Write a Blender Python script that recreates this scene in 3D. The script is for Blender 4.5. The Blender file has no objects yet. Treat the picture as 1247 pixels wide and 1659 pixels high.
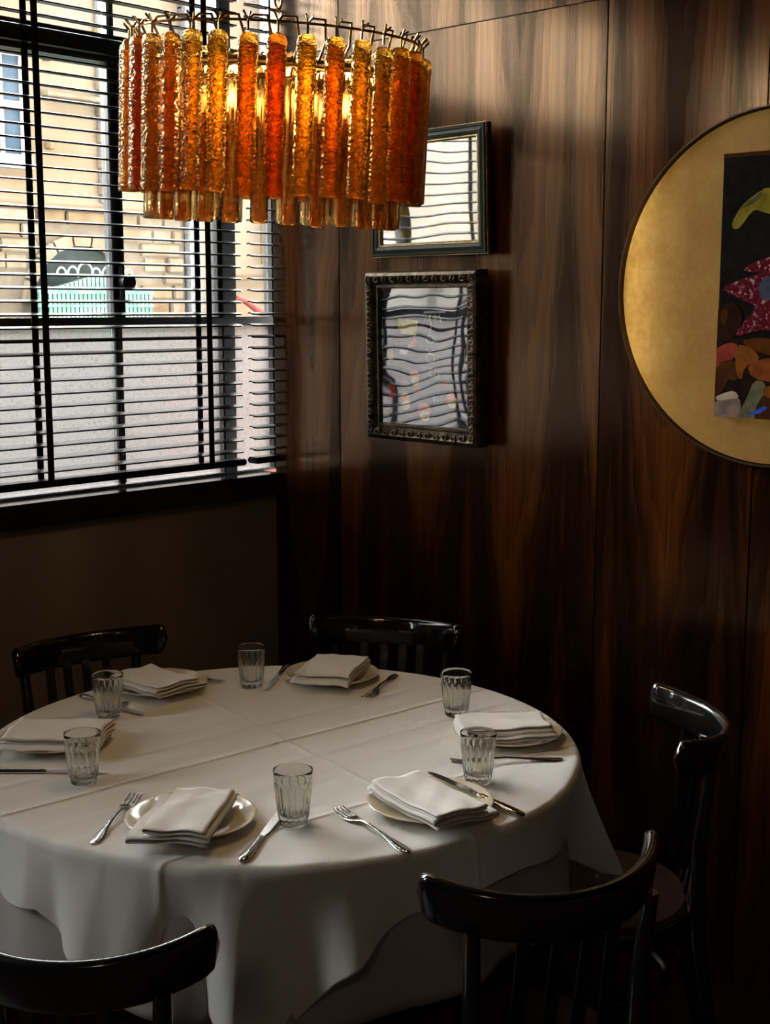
import bpy, bmesh, math, random
from mathutils import Vector, Matrix, Quaternion
R_ = math.radians; PI = math.pi; sin = math.sin; cos = math.cos
random.seed(7)
sc = bpy.context.scene
col = sc.collection

# ------------------------------------------------------------------ camera, sky, exposure
CAM = Vector((-2.753, -3.011, 1.600))
HEAD, PITCH = R_(42.85), R_(8.74)
cd = bpy.data.cameras.new('camera'); cam = bpy.data.objects.new('camera', cd); col.objects.link(cam)
cam.location = CAM
cam.rotation_euler = (PI/2 - PITCH, 0, HEAD - PI/2)
cd.sensor_fit = 'VERTICAL'; cd.sensor_height = 24; cd.lens = 2160/1659*24; cd.clip_start = .05
sc.camera = cam
w = bpy.data.worlds.new('sky'); sc.world = w; w.use_nodes = True
bg = w.node_tree.nodes['Background']; bg.inputs[0].default_value = (1.0, .985, .96, 1); bg.inputs[1].default_value = 62
sc.view_settings.view_transform = 'Standard'; sc.view_settings.look = 'None'
sc.view_settings.gamma = 1; sc.view_settings.use_curve_mapping = False
sc.view_settings.exposure = 0.35
cy = sc.cycles
cy.use_denoising = True; cy.max_bounces = 14; cy.diffuse_bounces = 4; cy.glossy_bounces = 6
cy.transmission_bounces = 12; cy.transparent_max_bounces = 24; cy.sample_clamp_indirect = 6; cy.blur_glossy = .6
# unseen warm lamp added behind the viewer to glint on the chair rails
ld = bpy.data.lights.new('rail_glint_lamp', 'POINT'); ld.energy = 6; ld.color = (1, .68, .36); ld.shadow_soft_size = .15
lo = bpy.data.objects.new('rail_glint_lamp', ld); col.objects.link(lo); lo.location = (-3.6, -3.2, 2.45)
# skylight portal: guides the sky's own light through the window opening
pd = bpy.data.lights.new('window_portal', 'AREA'); pd.shape = 'RECTANGLE'; pd.size = 4.6; pd.size_y = 1.66; pd.cycles.is_portal = True
po = bpy.data.objects.new('window_portal', pd); col.objects.link(po); po.location = (-2.15, .16, 1.9); po.rotation_euler = (-PI/2, 0, 0)

# ------------------------------------------------------------------ materials
def M(name, color=(.5,.5,.5), rough=.5, metal=0, spec=.5, coat=0, coat_rough=.1, trans=0, emit=None, es=0):
    m = bpy.data.materials.new(name); m.use_nodes = True
    b = m.node_tree.nodes['Principled BSDF']
    b.inputs['Base Color'].default_value = (*color, 1); b.inputs['Roughness'].default_value = rough
    b.inputs['Metallic'].default_value = metal; b.inputs['Specular IOR Level'].default_value = spec
    b.inputs['Coat Weight'].default_value = coat; b.inputs['Coat Roughness'].default_value = coat_rough
    b.inputs['Transmission Weight'].default_value = trans
    if emit: b.inputs['Emission Color'].default_value = (*emit, 1); b.inputs['Emission Strength'].default_value = es
    return m
class NT:
    def __init__(s, m): s.t = m.node_tree; s.n = s.t.nodes; s.l = s.t.links; s.b = s.n.get('Principled BSDF'); s.out = s.n['Material Output']
    def new(s, typ, **kw):
        n = s.n.new(typ)
        for k, v in kw.items():
            if k.startswith('i_'):
                k2 = k[2:]; n.inputs[int(k2) if k2.isdigit() else k2.replace('_', ' ')].default_value = v
            else: setattr(n, k, v)
        return n
    def link(s, a, b): s.l.new(a, b)
    def math(s, op, a, b=None, c=None):
        n = s.n.new('ShaderNodeMath'); n.operation = op
        for i, v in enumerate((a, b, c)):
            if v is None: continue
            if isinstance(v, (int, float)): n.inputs[i].default_value = v
            else: s.l.new(v, n.inputs[i])
        return n.outputs[0]
    def ramp(s, fac, stops, interp='LINEAR'):
        n = s.n.new('ShaderNodeValToRGB'); n.color_ramp.interpolation = interp
        e = n.color_ramp.elements
        while len(e) < len(stops): e.new(.5)
        for k, (p, c) in enumerate(stops):
            e[k].position = p; e[k].color = (*c, 1) if len(c) == 3 else c
        s.l.new(fac, n.inputs[0]); return n.outputs[0]
    def coord(s, which='Object'): return s.n.new('ShaderNodeTexCoord').outputs[which]
    def noise(s, vec, scale=5, detail=3, rough=.5, dist=0):
        n = s.n.new('ShaderNodeTexNoise'); n.inputs['Scale'].default_value = scale; n.inputs['Detail'].default_value = detail
        n.inputs['Roughness'].default_value = rough; n.inputs['Distortion'].default_value = dist
        if vec is not None: s.l.new(vec, n.inputs['Vector'])
        return n.outputs[0]
    def mapping(s, vec, scale=(1,1,1), loc=(0,0,0), rot=(0,0,0)):
        n = s.n.new('ShaderNodeMapping'); n.inputs['Scale'].default_value = scale; n.inputs['Location'].default_value = loc; n.inputs['Rotation'].default_value = rot
        s.l.new(vec, n.inputs['Vector']); return n.outputs[0]
    def bump(s, h, strength=.3, dist=.01, to=None):
        n = s.n.new('ShaderNodeBump'); n.inputs['Strength'].default_value = strength; n.inputs['Distance'].default_value = dist
        s.l.new(h, n.inputs['Height'])
        for t in (to or [s.b]): s.l.new(n.outputs[0], t.inputs['Normal'])
        return n.outputs[0]

def noisy(m, c1, c2, scale=8, detail=4, bump=0, bd=.004, mapscale=(1,1,1), lo=.35, hi=.65):
    t = NT(m); v = t.mapping(t.coord(), mapscale); n = t.noise(v, scale, detail)
    t.link(t.ramp(n, [(lo, c1), (hi, c2)]), t.b.inputs['Base Color'])
    if bump: t.bump(n, bump, bd)
    return m

# walnut veneer, book-matched leaves with flame figure
def veneer(name, off):
    m = M(name, (.08,.03,.01), .165)
    t = NT(m); co = t.coord(); sx = t.new('ShaderNodeSeparateXYZ'); t.link(co, sx.inputs[0])
    y, z = sx.outputs[1], sx.outputs[2]
    yy = t.math('PINGPONG', t.math('ADD', y, 20+off), .155)
    nv = t.noise(t.mapping(co, (1, 2.0, .55), (0, off*3, off)), 2.4, 2, .5)
    jag = t.noise(t.mapping(co, (1, 1, .10), (off, 0, 0)), 60, 3, .6)
    mid = t.noise(t.mapping(co, (1, 1, .03), (off, 0, 0)), 32, 3, .6)
    nf = t.noise(t.mapping(co, (1, 1, .012), (off, 0, 0)), 330, 2, .6)
    h = t.math('ADD', t.math('MULTIPLY', z, -.060), .20 + .03*off)
    h = t.math('ADD', h, t.math('MULTIPLY', nv, .07))
    q = t.math('ADD', t.math('MULTIPLY', yy, 1.0), t.math('MULTIPLY', nv, .05))
    r = t.math('SQRT', t.math('ADD', t.math('MULTIPLY', q, q), t.math('MULTIPLY', h, h)))
    r = t.math('ADD', r, t.math('MULTIPLY', jag, .012))
    saw = t.math('FRACT', t.math('MULTIPLY', r, 52))
    saw = t.math('POWER', saw, 1.6)
    band = t.math('PINGPONG', t.math('MULTIPLY', r, 17), 1.0)
    band = t.ramp(band, [(.12, (0,0,0)), (.80, (1,1,1))], 'EASE')
    f = t.math('ADD', t.math('MULTIPLY', saw, -.13), t.math('ADD', t.math('MULTIPLY', band, .34), t.math('ADD', t.math('MULTIPLY', mid, .34), t.math('MULTIPLY', nf, .40))))
    c = t.ramp(f, [(.26, (.0065,.0023,.0009)), (.42, (.018,.0055,.0015)), (.58, (.044,.0118,.0022)), (.76, (.085,.0235,.0042))])
    t.link(c, t.b.inputs['Base Color'])
    bn = nf
    t.bump(bn, .05, .0010)
    t.link(t.math('MULTIPLY_ADD', f, 1.1, .0), t.b.inputs['Specular IOR Level'])
    t.b.inputs['Specular Tint'].default_value = (1, .62, .34, 1)
    return m
VEN = [veneer('walnut_veneer_%d' % k, k*.137) for k in range(4)]

m_black = M('black_lacquer', (.004,.004,.0045), .24, spec=.3, coat=1, coat_rough=.05)
m_black.node_tree.nodes['Principled BSDF'].inputs['Coat IOR'].default_value = 1.7
m_frame = M('black_window_paint', (.006,.006,.007), .35)
m_slat = M('black_slat_lacquer', (.004,.004,.0045), .36, spec=.18)
m_tape = noisy(M('black_woven_tape', (.005,.005,.005), .9, spec=.1), (.004,.004,.004), (.009,.009,.009), 400, 2)
m_sill = noisy(M('black_polished_stone', (.01,.01,.012), .12, coat=.3), (.006,.006,.007), (.018,.018,.02), 60, 4)
m_paint = noisy(M('dark_brown_paint', (.2,.15,.12), .7, spec=.2), (.19,.145,.12), (.21,.16,.13), 3, 2)
m_dark = noisy(M('dark_plaster', (.03,.022,.018), .8), (.03,.022,.018), (.036,.027,.022), 3, 2)
m_floor = noisy(M('dark_timber_floor', (.02,.012,.008), .45), (.014,.008,.006), (.026,.015,.010), 14, 4, .1, .002, (1,8,1))

def pane_mat():
    m = bpy.data.materials.new('clear_glass_pane'); m.use_nodes = True; t = NT(m); t.n.remove(t.b)
    tr = t.new('ShaderNodeBsdfTransparent'); tr.inputs[0].default_value = (.95,.97,.96,1)
    gl = t.new('ShaderNodeBsdfGlossy'); gl.inputs['Roughness'].default_value = .01
    fr = t.new('ShaderNodeFresnel', i_IOR=1.45); mx = t.new('ShaderNodeMixShader')
    t.link(t.math('MULTIPLY', fr.outputs[0], .8), mx.inputs[0]); t.link(tr.outputs[0], mx.inputs[1]); t.link(gl.outputs[0], mx.inputs[2]); t.link(mx.outputs[0], t.out.inputs[0])
    return m
m_pane = pane_mat()
def frost_mat():
    m = bpy.data.materials.new('frosted_textured_glass'); m.use_nodes = True; t = NT(m); t.n.remove(t.b)
    co = t.coord(); n = t.noise(co, 150, 3, .6); n2 = t.noise(co, 2.0, 2)
    f = t.math('ADD', t.math('MULTIPLY', n, .8), t.math('MULTIPLY', n2, .2))
    c = t.ramp(f, [(.30, (.37,.365,.37)), (.46, (.56,.553,.555)), (.7, (.61,.605,.61))])
    rf = t.new('ShaderNodeBsdfRefraction', i_IOR=1.45, i_Roughness=.36); t.link(c, rf.inputs[0])
    tl = t.new('ShaderNodeBsdfTranslucent'); t.link(c, tl.inputs[0])
    mx0 = t.new('ShaderNodeMixShader', i_0=.06); t.link(rf.outputs[0], mx0.inputs[1]); t.link(tl.outputs[0], mx0.inputs[2])
    gl = t.new('ShaderNodeBsdfGlossy', i_Roughness=.3)
    mx = t.new('ShaderNodeMixShader', i_0=.05); t.link(mx0.outputs[0], mx.inputs[1]); t.link(gl.outputs[0], mx.inputs[2]); t.link(mx.outputs[0], t.out.inputs[0])
    t.bump(n, .3, .002, [rf, gl])
    return m
m_frost = frost_mat()

def cloth_mat(name, c, crease=True):
    m = M(name, c, .85, spec=.15); t = NT(m); co = t.coord()
    t.b.inputs['Sheen Weight'].default_value = .15
    wv = t.noise(t.mapping(co, (1,1,1)), 900, 1)
    h = t.math('MULTIPLY', wv, .0006)
    if crease:
        sx = t.new('ShaderNodeSeparateXYZ'); t.link(co, sx.inputs[0]); x, y = sx.outputs[0], sx.outputs[1]
        wob = t.noise(co, 3.5, 2)
        def line(ang, off, wd, amp, wamp=.02):
            a = R_(ang); d = t.math('ADD', t.math('MULTIPLY', x, -sin(a)), t.math('MULTIPLY', y, cos(a)))
            d = t.math('SUBTRACT', t.math('ADD', d, t.math('MULTIPLY', t.math('SUBTRACT', wob, .5), wamp)), off)
            e = t.math('MULTIPLY', t.math('MULTIPLY', d, d), -1/(wd*wd))
            return t.math('MULTIPLY', t.math('EXPONENT', e), amp)
        for args in ((-6, .005, .007, .005), (-7, .12, .010, .0026), (-6, -.10, .014, .002), (-5, .19, .012, .0018), (-9, -.36, .006, .003), (-102, .02, .006, .0022), (-7, .05, .018, .0018), (-6, -.18, .016, .0014)):
            h = t.math('ADD', h, line(*args))
        soft = t.noise(t.mapping(co, (2.2, 9, 1), rot=(0,0,R_(8))), 1.6, 3)
        h = t.math('ADD', h, t.math('MULTIPLY', soft, .008))
    t.bump(h, 1.0, 1.0)
    return m
m_cloth = cloth_mat('white_linen', (.87,.86,.84))
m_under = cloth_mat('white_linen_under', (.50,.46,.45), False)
m_napkin = M('napkin_cotton', (.84,.82,.80), .85, spec=.15)
t = NT(m_napkin); co = t.coord(); t.bump(t.math('ADD', t.math('MULTIPLY', t.noise(co, 22, 3), .003), t.math('MULTIPLY', t.noise(co, 700, 1), .0006)), .8, 1.0)
m_plate = M('cream_glaze', (.70,.62,.46), .12, coat=.4, coat_rough=.05)
m_steel = M('polished_steel', (.55,.53,.50), .16, metal=1)
m_blade = M('steel_blade', (.62,.60,.58), .22, metal=1)
def glass_mat(name, c=(1,1,1), rough=0.0, ior=1.45):
    m = bpy.data.materials.new(name); m.use_nodes = True; t = NT(m); t.n.remove(t.b)
    g = t.new('ShaderNodeBsdfGlass', i_IOR=ior, i_Roughness=rough); g.inputs[0].default_value = (*c, 1)
    t.link(g.outputs[0], t.out.inputs[0]); return m
m_glass = glass_mat('tumbler_glass', (.97,.98,.97))
m_brass = M('aged_brass', (.42,.27,.10), .28, metal=1)
m_gilt = noisy(M('gilt_line', (.35,.24,.10), .35, metal=1), (.22,.15,.06), (.46,.33,.15), 60, 3)
m_green = noisy(M('green_black_paint', (.02,.022,.012), .42, spec=.08), (.014,.017,.009), (.028,.030,.018), 20, 3)
m_antique = noisy(M('antique_bronze', (.09,.06,.03), .4, metal=.75), (.018,.011,.006), (.11,.072,.036), 45, 4)

def murano(name, c, bark, dens):
    # amber blown glass: tinted see-through body, light scattered in the glass, wet highlights on a bark-like surface
    m = bpy.data.materials.new(name); m.use_nodes = True; t = NT(m); t.n.remove(t.b)
    co = t.coord()
    rf = t.new('ShaderNodeBsdfRefraction', i_IOR=1.38, i_Roughness=.04); tl = t.new('ShaderNodeBsdfTranslucent'); gl = t.new('ShaderNodeBsdfGlossy', i_Roughness=.06)
    tp = t.new('ShaderNodeBsdfTransparent')
    n = t.noise(t.mapping(co, (1,1,1.7) if bark else (1,1,.05)), 105 if bark else 60, 2, .5, .8)
    sp = t.new('ShaderNodeSeparateXYZ'); t.link(co, sp.inputs[0])
    cc = t.ramp(n, [(.3, tuple(v*k for v, k in zip(c, (.75,.55,.4)))), (.6, c)])
    for nd in (rf, tl, tp): t.link(cc, nd.inputs[0])
    gl.inputs[0].default_value = (1,.9,.7,1)
    mx1 = t.new('ShaderNodeMixShader', i_0=.88); t.link(tp.outputs[0], mx1.inputs[1]); t.link(rf.outputs[0], mx1.inputs[2])
    mx2 = t.new('ShaderNodeMixShader', i_0=dens); t.link(mx1.outputs[0], mx2.inputs[1]); t.link(tl.outputs[0], mx2.inputs[2])
    fr = t.new('ShaderNodeFresnel', i_IOR=1.5); mx3 = t.new('ShaderNodeMixShader')
    t.link(t.math('MULTIPLY', fr.outputs[0], .55), mx3.inputs[0]); t.link(mx2.outputs[0], mx3.inputs[1]); t.link(gl.outputs[0], mx3.inputs[2])
    t.link(mx3.outputs[0], t.out.inputs[0])
    t.bump(n, .95 if bark else .35, .007 if bark else .004, [rf, tl, gl, fr])
    return m
m_amber = murano('amber_bark_glass', (.997,.83,.38), True, .02)
m_orange = murano('orange_bark_glass', (.987,.71,.25), True, .03)
m_tea = murano('tea_brown_bark_glass', (.955,.58,.18), True, .03)
m_honey = murano('honey_clear_glass', (.997,.94,.76), False, .0)
m_bulb = M('bulb_glow', (1,.8,.5), .4, emit=(1,.66,.30), es=115)

# ------------------------------------------------------------------ mesh helpers
class MB:
    def __init__(s): s.v = []; s.f = []
    def add(s, vs, fs): o = len(s.v); s.v += [tuple(v) for v in vs]; s.f += [tuple(i+o for i in f) for f in fs]; return s
    def box(s, a, b, mat=None, bev=0):
        x0,y0,z0 = a; x1,y1,z1 = b
        if bev:
            bm = bmesh.new(); bmesh.ops.create_cube(bm, size=1)
            for v in bm.verts: v.co = Vector(((x0+x1)/2+v.co.x*(x1-x0), (y0+y1)/2+v.co.y*(y1-y0), (z0+z1)/2+v.co.z*(z1-z0)))
            bmesh.ops.bevel(bm, geom=bm.edges[:], offset=bev, segments=2, affect='EDGES')
            vs = [v.co.copy() for v in bm.verts]; bm.verts.index_update(); fs = [[v.index for v in f.verts] for f in bm.faces]; bm.free()
        else:
            vs = [(x0,y0,z0),(x1,y0,z0),(x1,y1,z0),(x0,y1,z0),(x0,y0,z1),(x1,y0,z1),(x1,y1,z1),(x0,y1,z1)]
            fs = [(0,3,2,1),(4,5,6,7),(0,1,5,4),(1,2,6,5),(2,3,7,6),(3,0,4,7)]
        if mat: vs = [mat @ Vector(v) for v in vs]
        return s.add(vs, fs)
    def grid(s, rows, closed=False):
        n, mm = len(rows), len(rows[0]); vs = [p for r in rows for p in r]; fs = []
        for i in range(n-1):
            for j in range(mm if closed else mm-1):
                k = (j+1) % mm; fs.append((i*mm+j, i*mm+k, (i+1)*mm+k, (i+1)*mm+j))
        return s.add(vs, fs)
    def tube(s, pts, rad, seg=8, caps=True, flat=1.0):
        pts = [Vector(p) for p in pts]; rows = []
        rad = rad if isinstance(rad, (list, tuple)) else [rad]*len(pts)
        up = None
        for i, p in enumerate(pts):
            d = (pts[min(i+1, len(pts)-1)] - pts[max(i-1, 0)]).normalized()
            if up is None: up = d.orthogonal().normalized()
            up = (up - d*up.dot(d)).normalized(); sd = d.cross(up)
            rows.append([p + (up*cos(2*PI*k/seg)*flat + sd*sin(2*PI*k/seg))*rad[i] for k in range(seg)])
        o = len(s.v); s.grid(rows, True)
        if caps: s.f.append(tuple(o+k for k in range(seg))[::-1]); s.f.append(tuple(o+(len(pts)-1)*seg+k for k in range(seg)))
        return s
    def lathe(s, prof, seg=48, mod=None, c=(0,0,0)):
        rows = []
        for (r, z) in prof:
            rows.append([(c[0]+(r*(mod(r, z, 2*PI*k/seg) if mod else 1))*cos(2*PI*k/seg), c[1]+(r*(mod(r, z, 2*PI*k/seg) if mod else 1))*sin(2*PI*k/seg), c[2]+z) for k in range(seg)])
        return s.grid(rows, True)
    def poly(s, pts, d):  # extruded polygon: pts 3-D loop, d offset vector
        n = len(pts); d = Vector(d); a = [Vector(p) for p in pts]; b = [p + d for p in a]
        return s.add(a+b, [tuple(range(n))[::-1], tuple(range(n, 2*n))] + [(i, (i+1) % n, n+(i+1) % n, n+i) for i in range(n)])
    def mesh(s, name, mat, smooth=True, ang=38, fix=True):
        me = bpy.data.meshes.new(name); me.from_pydata(s.v, [], s.f)
        if fix:
            bm = bmesh.new(); bm.from_mesh(me); bmesh.ops.remove_doubles(bm, verts=bm.verts[:], dist=1e-6); bmesh.ops.recalc_face_normals(bm, faces=bm.faces[:]); bm.to_mesh(me); bm.free()
        if smooth:
            me.shade_smooth(); me.set_sharp_from_angle(angle=R_(ang))
        if mat: me.materials.append(mat)
        return me
    def build(s, name, mat, parent=None, smooth=True, ang=38, loc=None, fix=True):
        return put(name, s.mesh(name, mat, smooth, ang, fix), parent, loc)
def put(name, me, parent=None, loc=None, rot=None):
    o = bpy.data.objects.new(name, me); col.objects.link(o)
    if parent: o.parent = parent
    if loc is not None: o.location = loc
    if rot is not None: o.rotation_euler = rot
    return o
def tag(o, label=None, cat=None, group=None, kind=None):
    for k, v in (('label', label), ('category', cat), ('group', group), ('kind', kind)):
        if v: o[k] = v
    return o
def empty(name, loc=(0,0,0), rz=0, **kw):
    o = bpy.data.objects.new(name, None); col.objects.link(o); o.location = loc; o.rotation_euler = (0,0,rz); o.empty_display_size = .05
    return tag(o, **kw)
def struct(name, mb, mat, parent=None, **kw):
    o = mb.build(name, mat, parent, **kw)
    if not parent: o['kind'] = 'structure'
    return o
def copy_tree(o, parent=None):
    c = o.copy(); col.objects.link(c)
    if parent: c.parent = parent
    for ch in list(o.children): copy_tree(ch, c)
    return c

# ------------------------------------------------------------------ room shell
struct('floor', MB().box((-5.2,-5.2,-.1), (.15,.1,0)), m_floor, smooth=False)
struct('ceiling', MB().box((-5.2,-5.2,2.86), (.15,.1,2.96)), m_dark, smooth=False)
struct('wall_left', MB().box((-5.2,-5.2,0), (-5.1,.1,2.86)), m_dark, smooth=False)
struct('wall_front', MB().box((-5.1,-5.2,0), (.15,-5.1,2.86)), m_dark, smooth=False)
wb = MB().box((-5.1,0,0), (.15,.12,1.035)).box((-5.1,0,2.74), (.15,.12,2.86)).box((-5.1,0,1.035), (-2.04,.12,2.74))
wb = MB().box((-5.1,0,0), (.15,.12,1.035)).box((-5.1,0,2.74), (.15,.12,2.86)).box((-5.1,0,1.035), (-3.4,.12,2.74)).box((-2.8,0,1.035), (-2.04,.12,2.74))
struct('wall_back', wb, m_paint, smooth=False)
# walnut wall: backing plus separate veneered panels
wr = struct('wall_right', MB().box((.012,-5.1,0), (.15,-.0,2.86)), m_black, smooth=False)
ys = [0, -.279, -1.172, -1.587, -2.48, -3.37, -4.26, -5.1]
for i in range(len(ys)-1):
    for z0, z1 in ((.0, 2.316), (2.316, 2.86)):
        g = .0015
        MB().box((0, ys[i+1]+g, z0+g), (.0118, ys[i]-(g if i else 0), z1-g), bev=.0008).build('wood_panel', VEN[(i+(0 if z0 == 0 else 2)) % 4], wr, smooth=False)
# thin trim joint above the panels stays open as a dark shadow gap

# window sill
struct('trim_1', MB().box((-2.04,-.034,1.035), (0,.135,1.1), bev=.003), m_sill)
# window frame
win = empty('window_1', (0,0,0)); win['kind'] = 'structure'
YF0, YF1 = .05, .095
def bar(name, x0, x1, z0, z1, y0=YF0, y1=YF1, bev=.004):
    return MB().box((x0,y0,z0), (x1,y1,z1), bev=bev).build(name, m_frame, win)
XL = -2.04; ZT = 2.74; XR = .10
bar('frame_side', .043, XR, 1.1, ZT); bar('frame_side', XL, XL+.06, 1.1, ZT)
bar('frame_head', XL, XR, ZT-.05, ZT, .048, .097); bar('frame_foot', XL, XR, 1.1, 1.107, .048, .097)
bar('transom', XL+.06, .043, 2.246, 2.318, .046, .1)
bar('middle_rail', XL+.06, .043, 1.545, 1.572, .047, .098)
bar('post', -.160, -.110, 1.1, ZT, .048, .094)
mull = [-.541]
x = -.541
while x > XL+.5: x -= .42; mull.append(x)
for k, x in enumerate(mull):
    bar('mullion', x+.007, x+.029, 1.107, ZT-.05, .058, .083)
# sash beads catch the light beside each upright
for x in (-.109, -.170, -.542, -.512):
    bar('sash_bead', x, x+.010, 1.572, 2.246, .055, .09, .002)
edges = sorted([XL+.06] + [v for x in mull for v in (x, x+.036)] + [-.182, -.106, .043])
xs = [XL+.06] + sorted(mull) + [-.15, .043]
for a, b in zip(xs[:-1], xs[1:]):
    for z0, z1, mm, nm in ((1.107, 1.545, m_frost, 'frosted_pane'), (1.572, 2.246, m_pane, 'pane'), (2.318, ZT-.05, m_pane, 'pane')):
        MB().box((a+.002,.07,z0), (b-.002,.074,z1)).build(nm, mm, win, smooth=False)
w2 = empty('window_2'); w2['kind'] = 'structure'
for x0, x1, z0, z1 in ((-3.4,-3.34,1.035,2.74), (-2.86,-2.8,1.035,2.74), (-3.34,-2.86,1.035,1.095), (-3.34,-2.86,2.68,2.74)):
    MB().box((x0,.04,z0), (x1,.1,z1), bev=.004).build('frame_side', m_frame, w2)
for x0, x1 in ((-3.34,-2.86),): MB().box((x0,.07,1.095), (x1,.074,2.68)).build('pane', m_pane, w2, smooth=False)
# round latch knob on the mullion
lk = MB().tube([(-.506,.056,1.668),(-.506,.03,1.668)], .022, 16).box((-.526,.04,1.62), (-.512,.06,1.71), bev=.003)
lk.build('latch', m_frame, win)

# ------------------------------------------------------------------ venetian blinds
PITCH_Z = .0338; TILT = R_(6)
def blind(x0, x1, tapes, label):
    r = empty('venetian_blind', ((x0+x1)/2, .004, 1.14), label=label, cat='blind')
    L = (x1-x0)/2; hw = .0215; mb = MB(); rows_t, rows_b = [], []
    # cambered slat with rounded ends
    N = 6
    xsn = [-L, -L+.004, -L+.010, -L+.02, L-.02, L-.010, L-.004, L]; wn = [.45, .72, .9, 1, 1, .9, .72, .45]
    for sgn in (1, -1):
        rows = []
        for X, wf in zip(xsn, wn):
            row = []
            for k in range(N+1):
                u = -1+2*k/N; yy = u*hw*wf; zz = .0022*(1-u*u) + sgn*.0019
                row.append((X, yy*cos(TILT)-zz*sin(TILT)*0, zz + yy*sin(TILT)))
            rows.append(row)
        mb.grid(rows)
    o = 0; n2 = len(xsn)*(N+1)
    for j in range(N): mb.f.append((j, j+1, n2+j+1, n2+j)); b = (len(xsn)-1)*(N+1); mb.f.append((b+j, n2+b+j, n2+b+j+1, b+j+1))
    for i in range(len(xsn)-1):
        for c in (0, N): a = i*(N+1)+c; d = (i+1)*(N+1)+c; mb.f.append((a, d, n2+d, n2+a))
    me = mb.mesh('slat', m_slat, True, 40)
    k = 0
    while True:
        z = 1.175 + PITCH_Z*k
        if z > 2.70: break
        put('slat', me, r, (0, 0, z-1.14)); k += 1
    MB().box((-L,-.024,-.007), (L,.024,.012), bev=.004).build('bottom_rail', m_slat, r)
    MB().box((-L,-.028,2.695-1.14), (L,.028,2.737-1.14), bev=.003).build('head_rail', m_slat, r)
    tw = .0095
    for tx in tapes:
        for yy, nm in ((-.0245, 'front_tape'), (.0245, 'rear_tape')):
            MB().box((tx-(x0+x1)/2-tw, yy-.0008, .0), (tx-(x0+x1)/2+tw, yy+.0008, 2.70-1.14)).build(nm, m_tape, r, smooth=False)
    return r
blind(-2.03, -.131, [-.268, -.8105, -1.35, -1.89], 'wide black slatted blind with woven ladder tapes across the window')
blind(-.092, -.002, [], 'narrow black slatted blind between window post and walnut wall')

# ------------------------------------------------------------------ street outside
m_stucco = noisy(M('peach_stucco', (0.058,0.043,0.029), .9, spec=.04), (0.049,0.033,0.020), (0.060,0.050,0.037), 1.1, 5, .3, .01, lo=.35, hi=.62)
m_stone = noisy(M('tan_stone', (0.044,0.031,0.018), .9, spec=.04), (0.037,0.023,0.012), (0.054,0.040,0.024), 6, 5, .6, .02)
m_stone2 = noisy(M('pale_stone', (0.051,0.041,0.029), .9, spec=.04), (0.045,0.032,0.020), (0.058,0.050,0.037), 7, 5, .6, .02)
m_mortar = noisy(M('lime_mortar', (0.043,0.034,0.026), .95, spec=.04), (0.039,0.030,0.021), (0.048,0.040,0.031), 12, 4)
m_dash = noisy(M('white_pebbledash', (0.051,0.051,0.053), .95, spec=.04), (0.034,0.034,0.034), (0.058,0.058,0.059), 70, 4, .6, .01)
m_render = noisy(M('pale_render', (0.078,0.070,0.062), .9, spec=.04), (0.064,0.056,0.048), (0.078,0.070,0.062), 2, 4)
m_white = M('white_sash_paint', (0.090,0.092,0.095), .5, spec=.04)
m_blueglass = noisy(M('street_window_glass', (0.016,0.022,0.030), .1, spec=.04), (0.012,0.018,0.027), (0.022,0.029,0.037), 3, 2)
m_teal = noisy(M('pale_green_iron', (0.029,0.048,0.041), .5, spec=.04), (0.021,0.041,0.034), (0.041,0.066,0.058), 20, 3)
m_recess = noisy(M('dark_green_interior', (0.003,0.005,0.004), .5, spec=.04), (0.003,0.005,0.004), (0.006,0.009,0.009), 9, 3)
m_pave = noisy(M('pale_paving', (0.035,0.033,0.029), .9, spec=.04), (0.030,0.027,0.024), (0.039,0.036,0.032), 6, 4)
m_red = M('red_enamel', (.06,.013,.010), .5, spec=.05)
m_grey = M('grey_plastic', (.03,.03,.032), .5, spec=.1)
m_rub = M('black_rubber', (.01,.01,.01), .6)
struct('wall_sky_shade', MB().box((-5.2,-4,2.96), (9,.12,8)), m_dark, smooth=False)  # unseen block above the room, added to shade the facade opposite
struct('pavement', MB().box((-17,.16,-.12), (10,4.6,0)), m_pave, smooth=False)
FY = 4.2
house = empty('street_house', (2.5, FY, 0), label='peach stone house facade across the street seen through the blind', cat='building')
def hp(name, mb, mat, par=house, **kw):
    mb.v = [(v[0]-2.5, v[1]-FY, v[2]) for v in mb.v]
    return mb.build(name, mat, par, **kw)
hp('facade', MB().box((1.3,FY,0), (9,FY+4,3.95)), m_stucco, smooth=False)
hp('masonry_base', MB().box((1.3,FY-.01,0), (3.02,FY,2.19)), m_mortar, smooth=False)
acx, ahw, asp = 2.19, .36, 1.62      # arch centre, half width, spring line
rs = random.Random(3)
z = 1.28; row = 0
while z < 2.15:
    h = rs.uniform(.075, .105); xx = 1.3 + rs.random()*.1
    while xx < 3.0:
        L = rs.uniform(.16, .34); x2 = min(xx+L, 3.0); zc = z+h/2
        hit = False
        for px in (xx, x2, (xx+x2)/2):
            for pz in (z, z+h):
                if pz < asp and abs(px-acx) < ahw+.05: hit = True
                if pz >= asp and math.hypot(px-acx, pz-asp) < ahw+.07: hit = True
        if not hit and x2-xx > .05:
            d = rs.uniform(.02, .045)
            hp('stone', MB().box((xx+.006,FY-d,z+.005), (x2-.006,FY,z+h-.005), bev=.008), rs.choice([m_stone, m_stone2, m_stone2]))
        xx = x2
    z += h
hp('eaves', MB().box((1.2,FY-.12,3.93), (9.1,FY+4.1,4.0)), m_stone, smooth=False)
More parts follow.
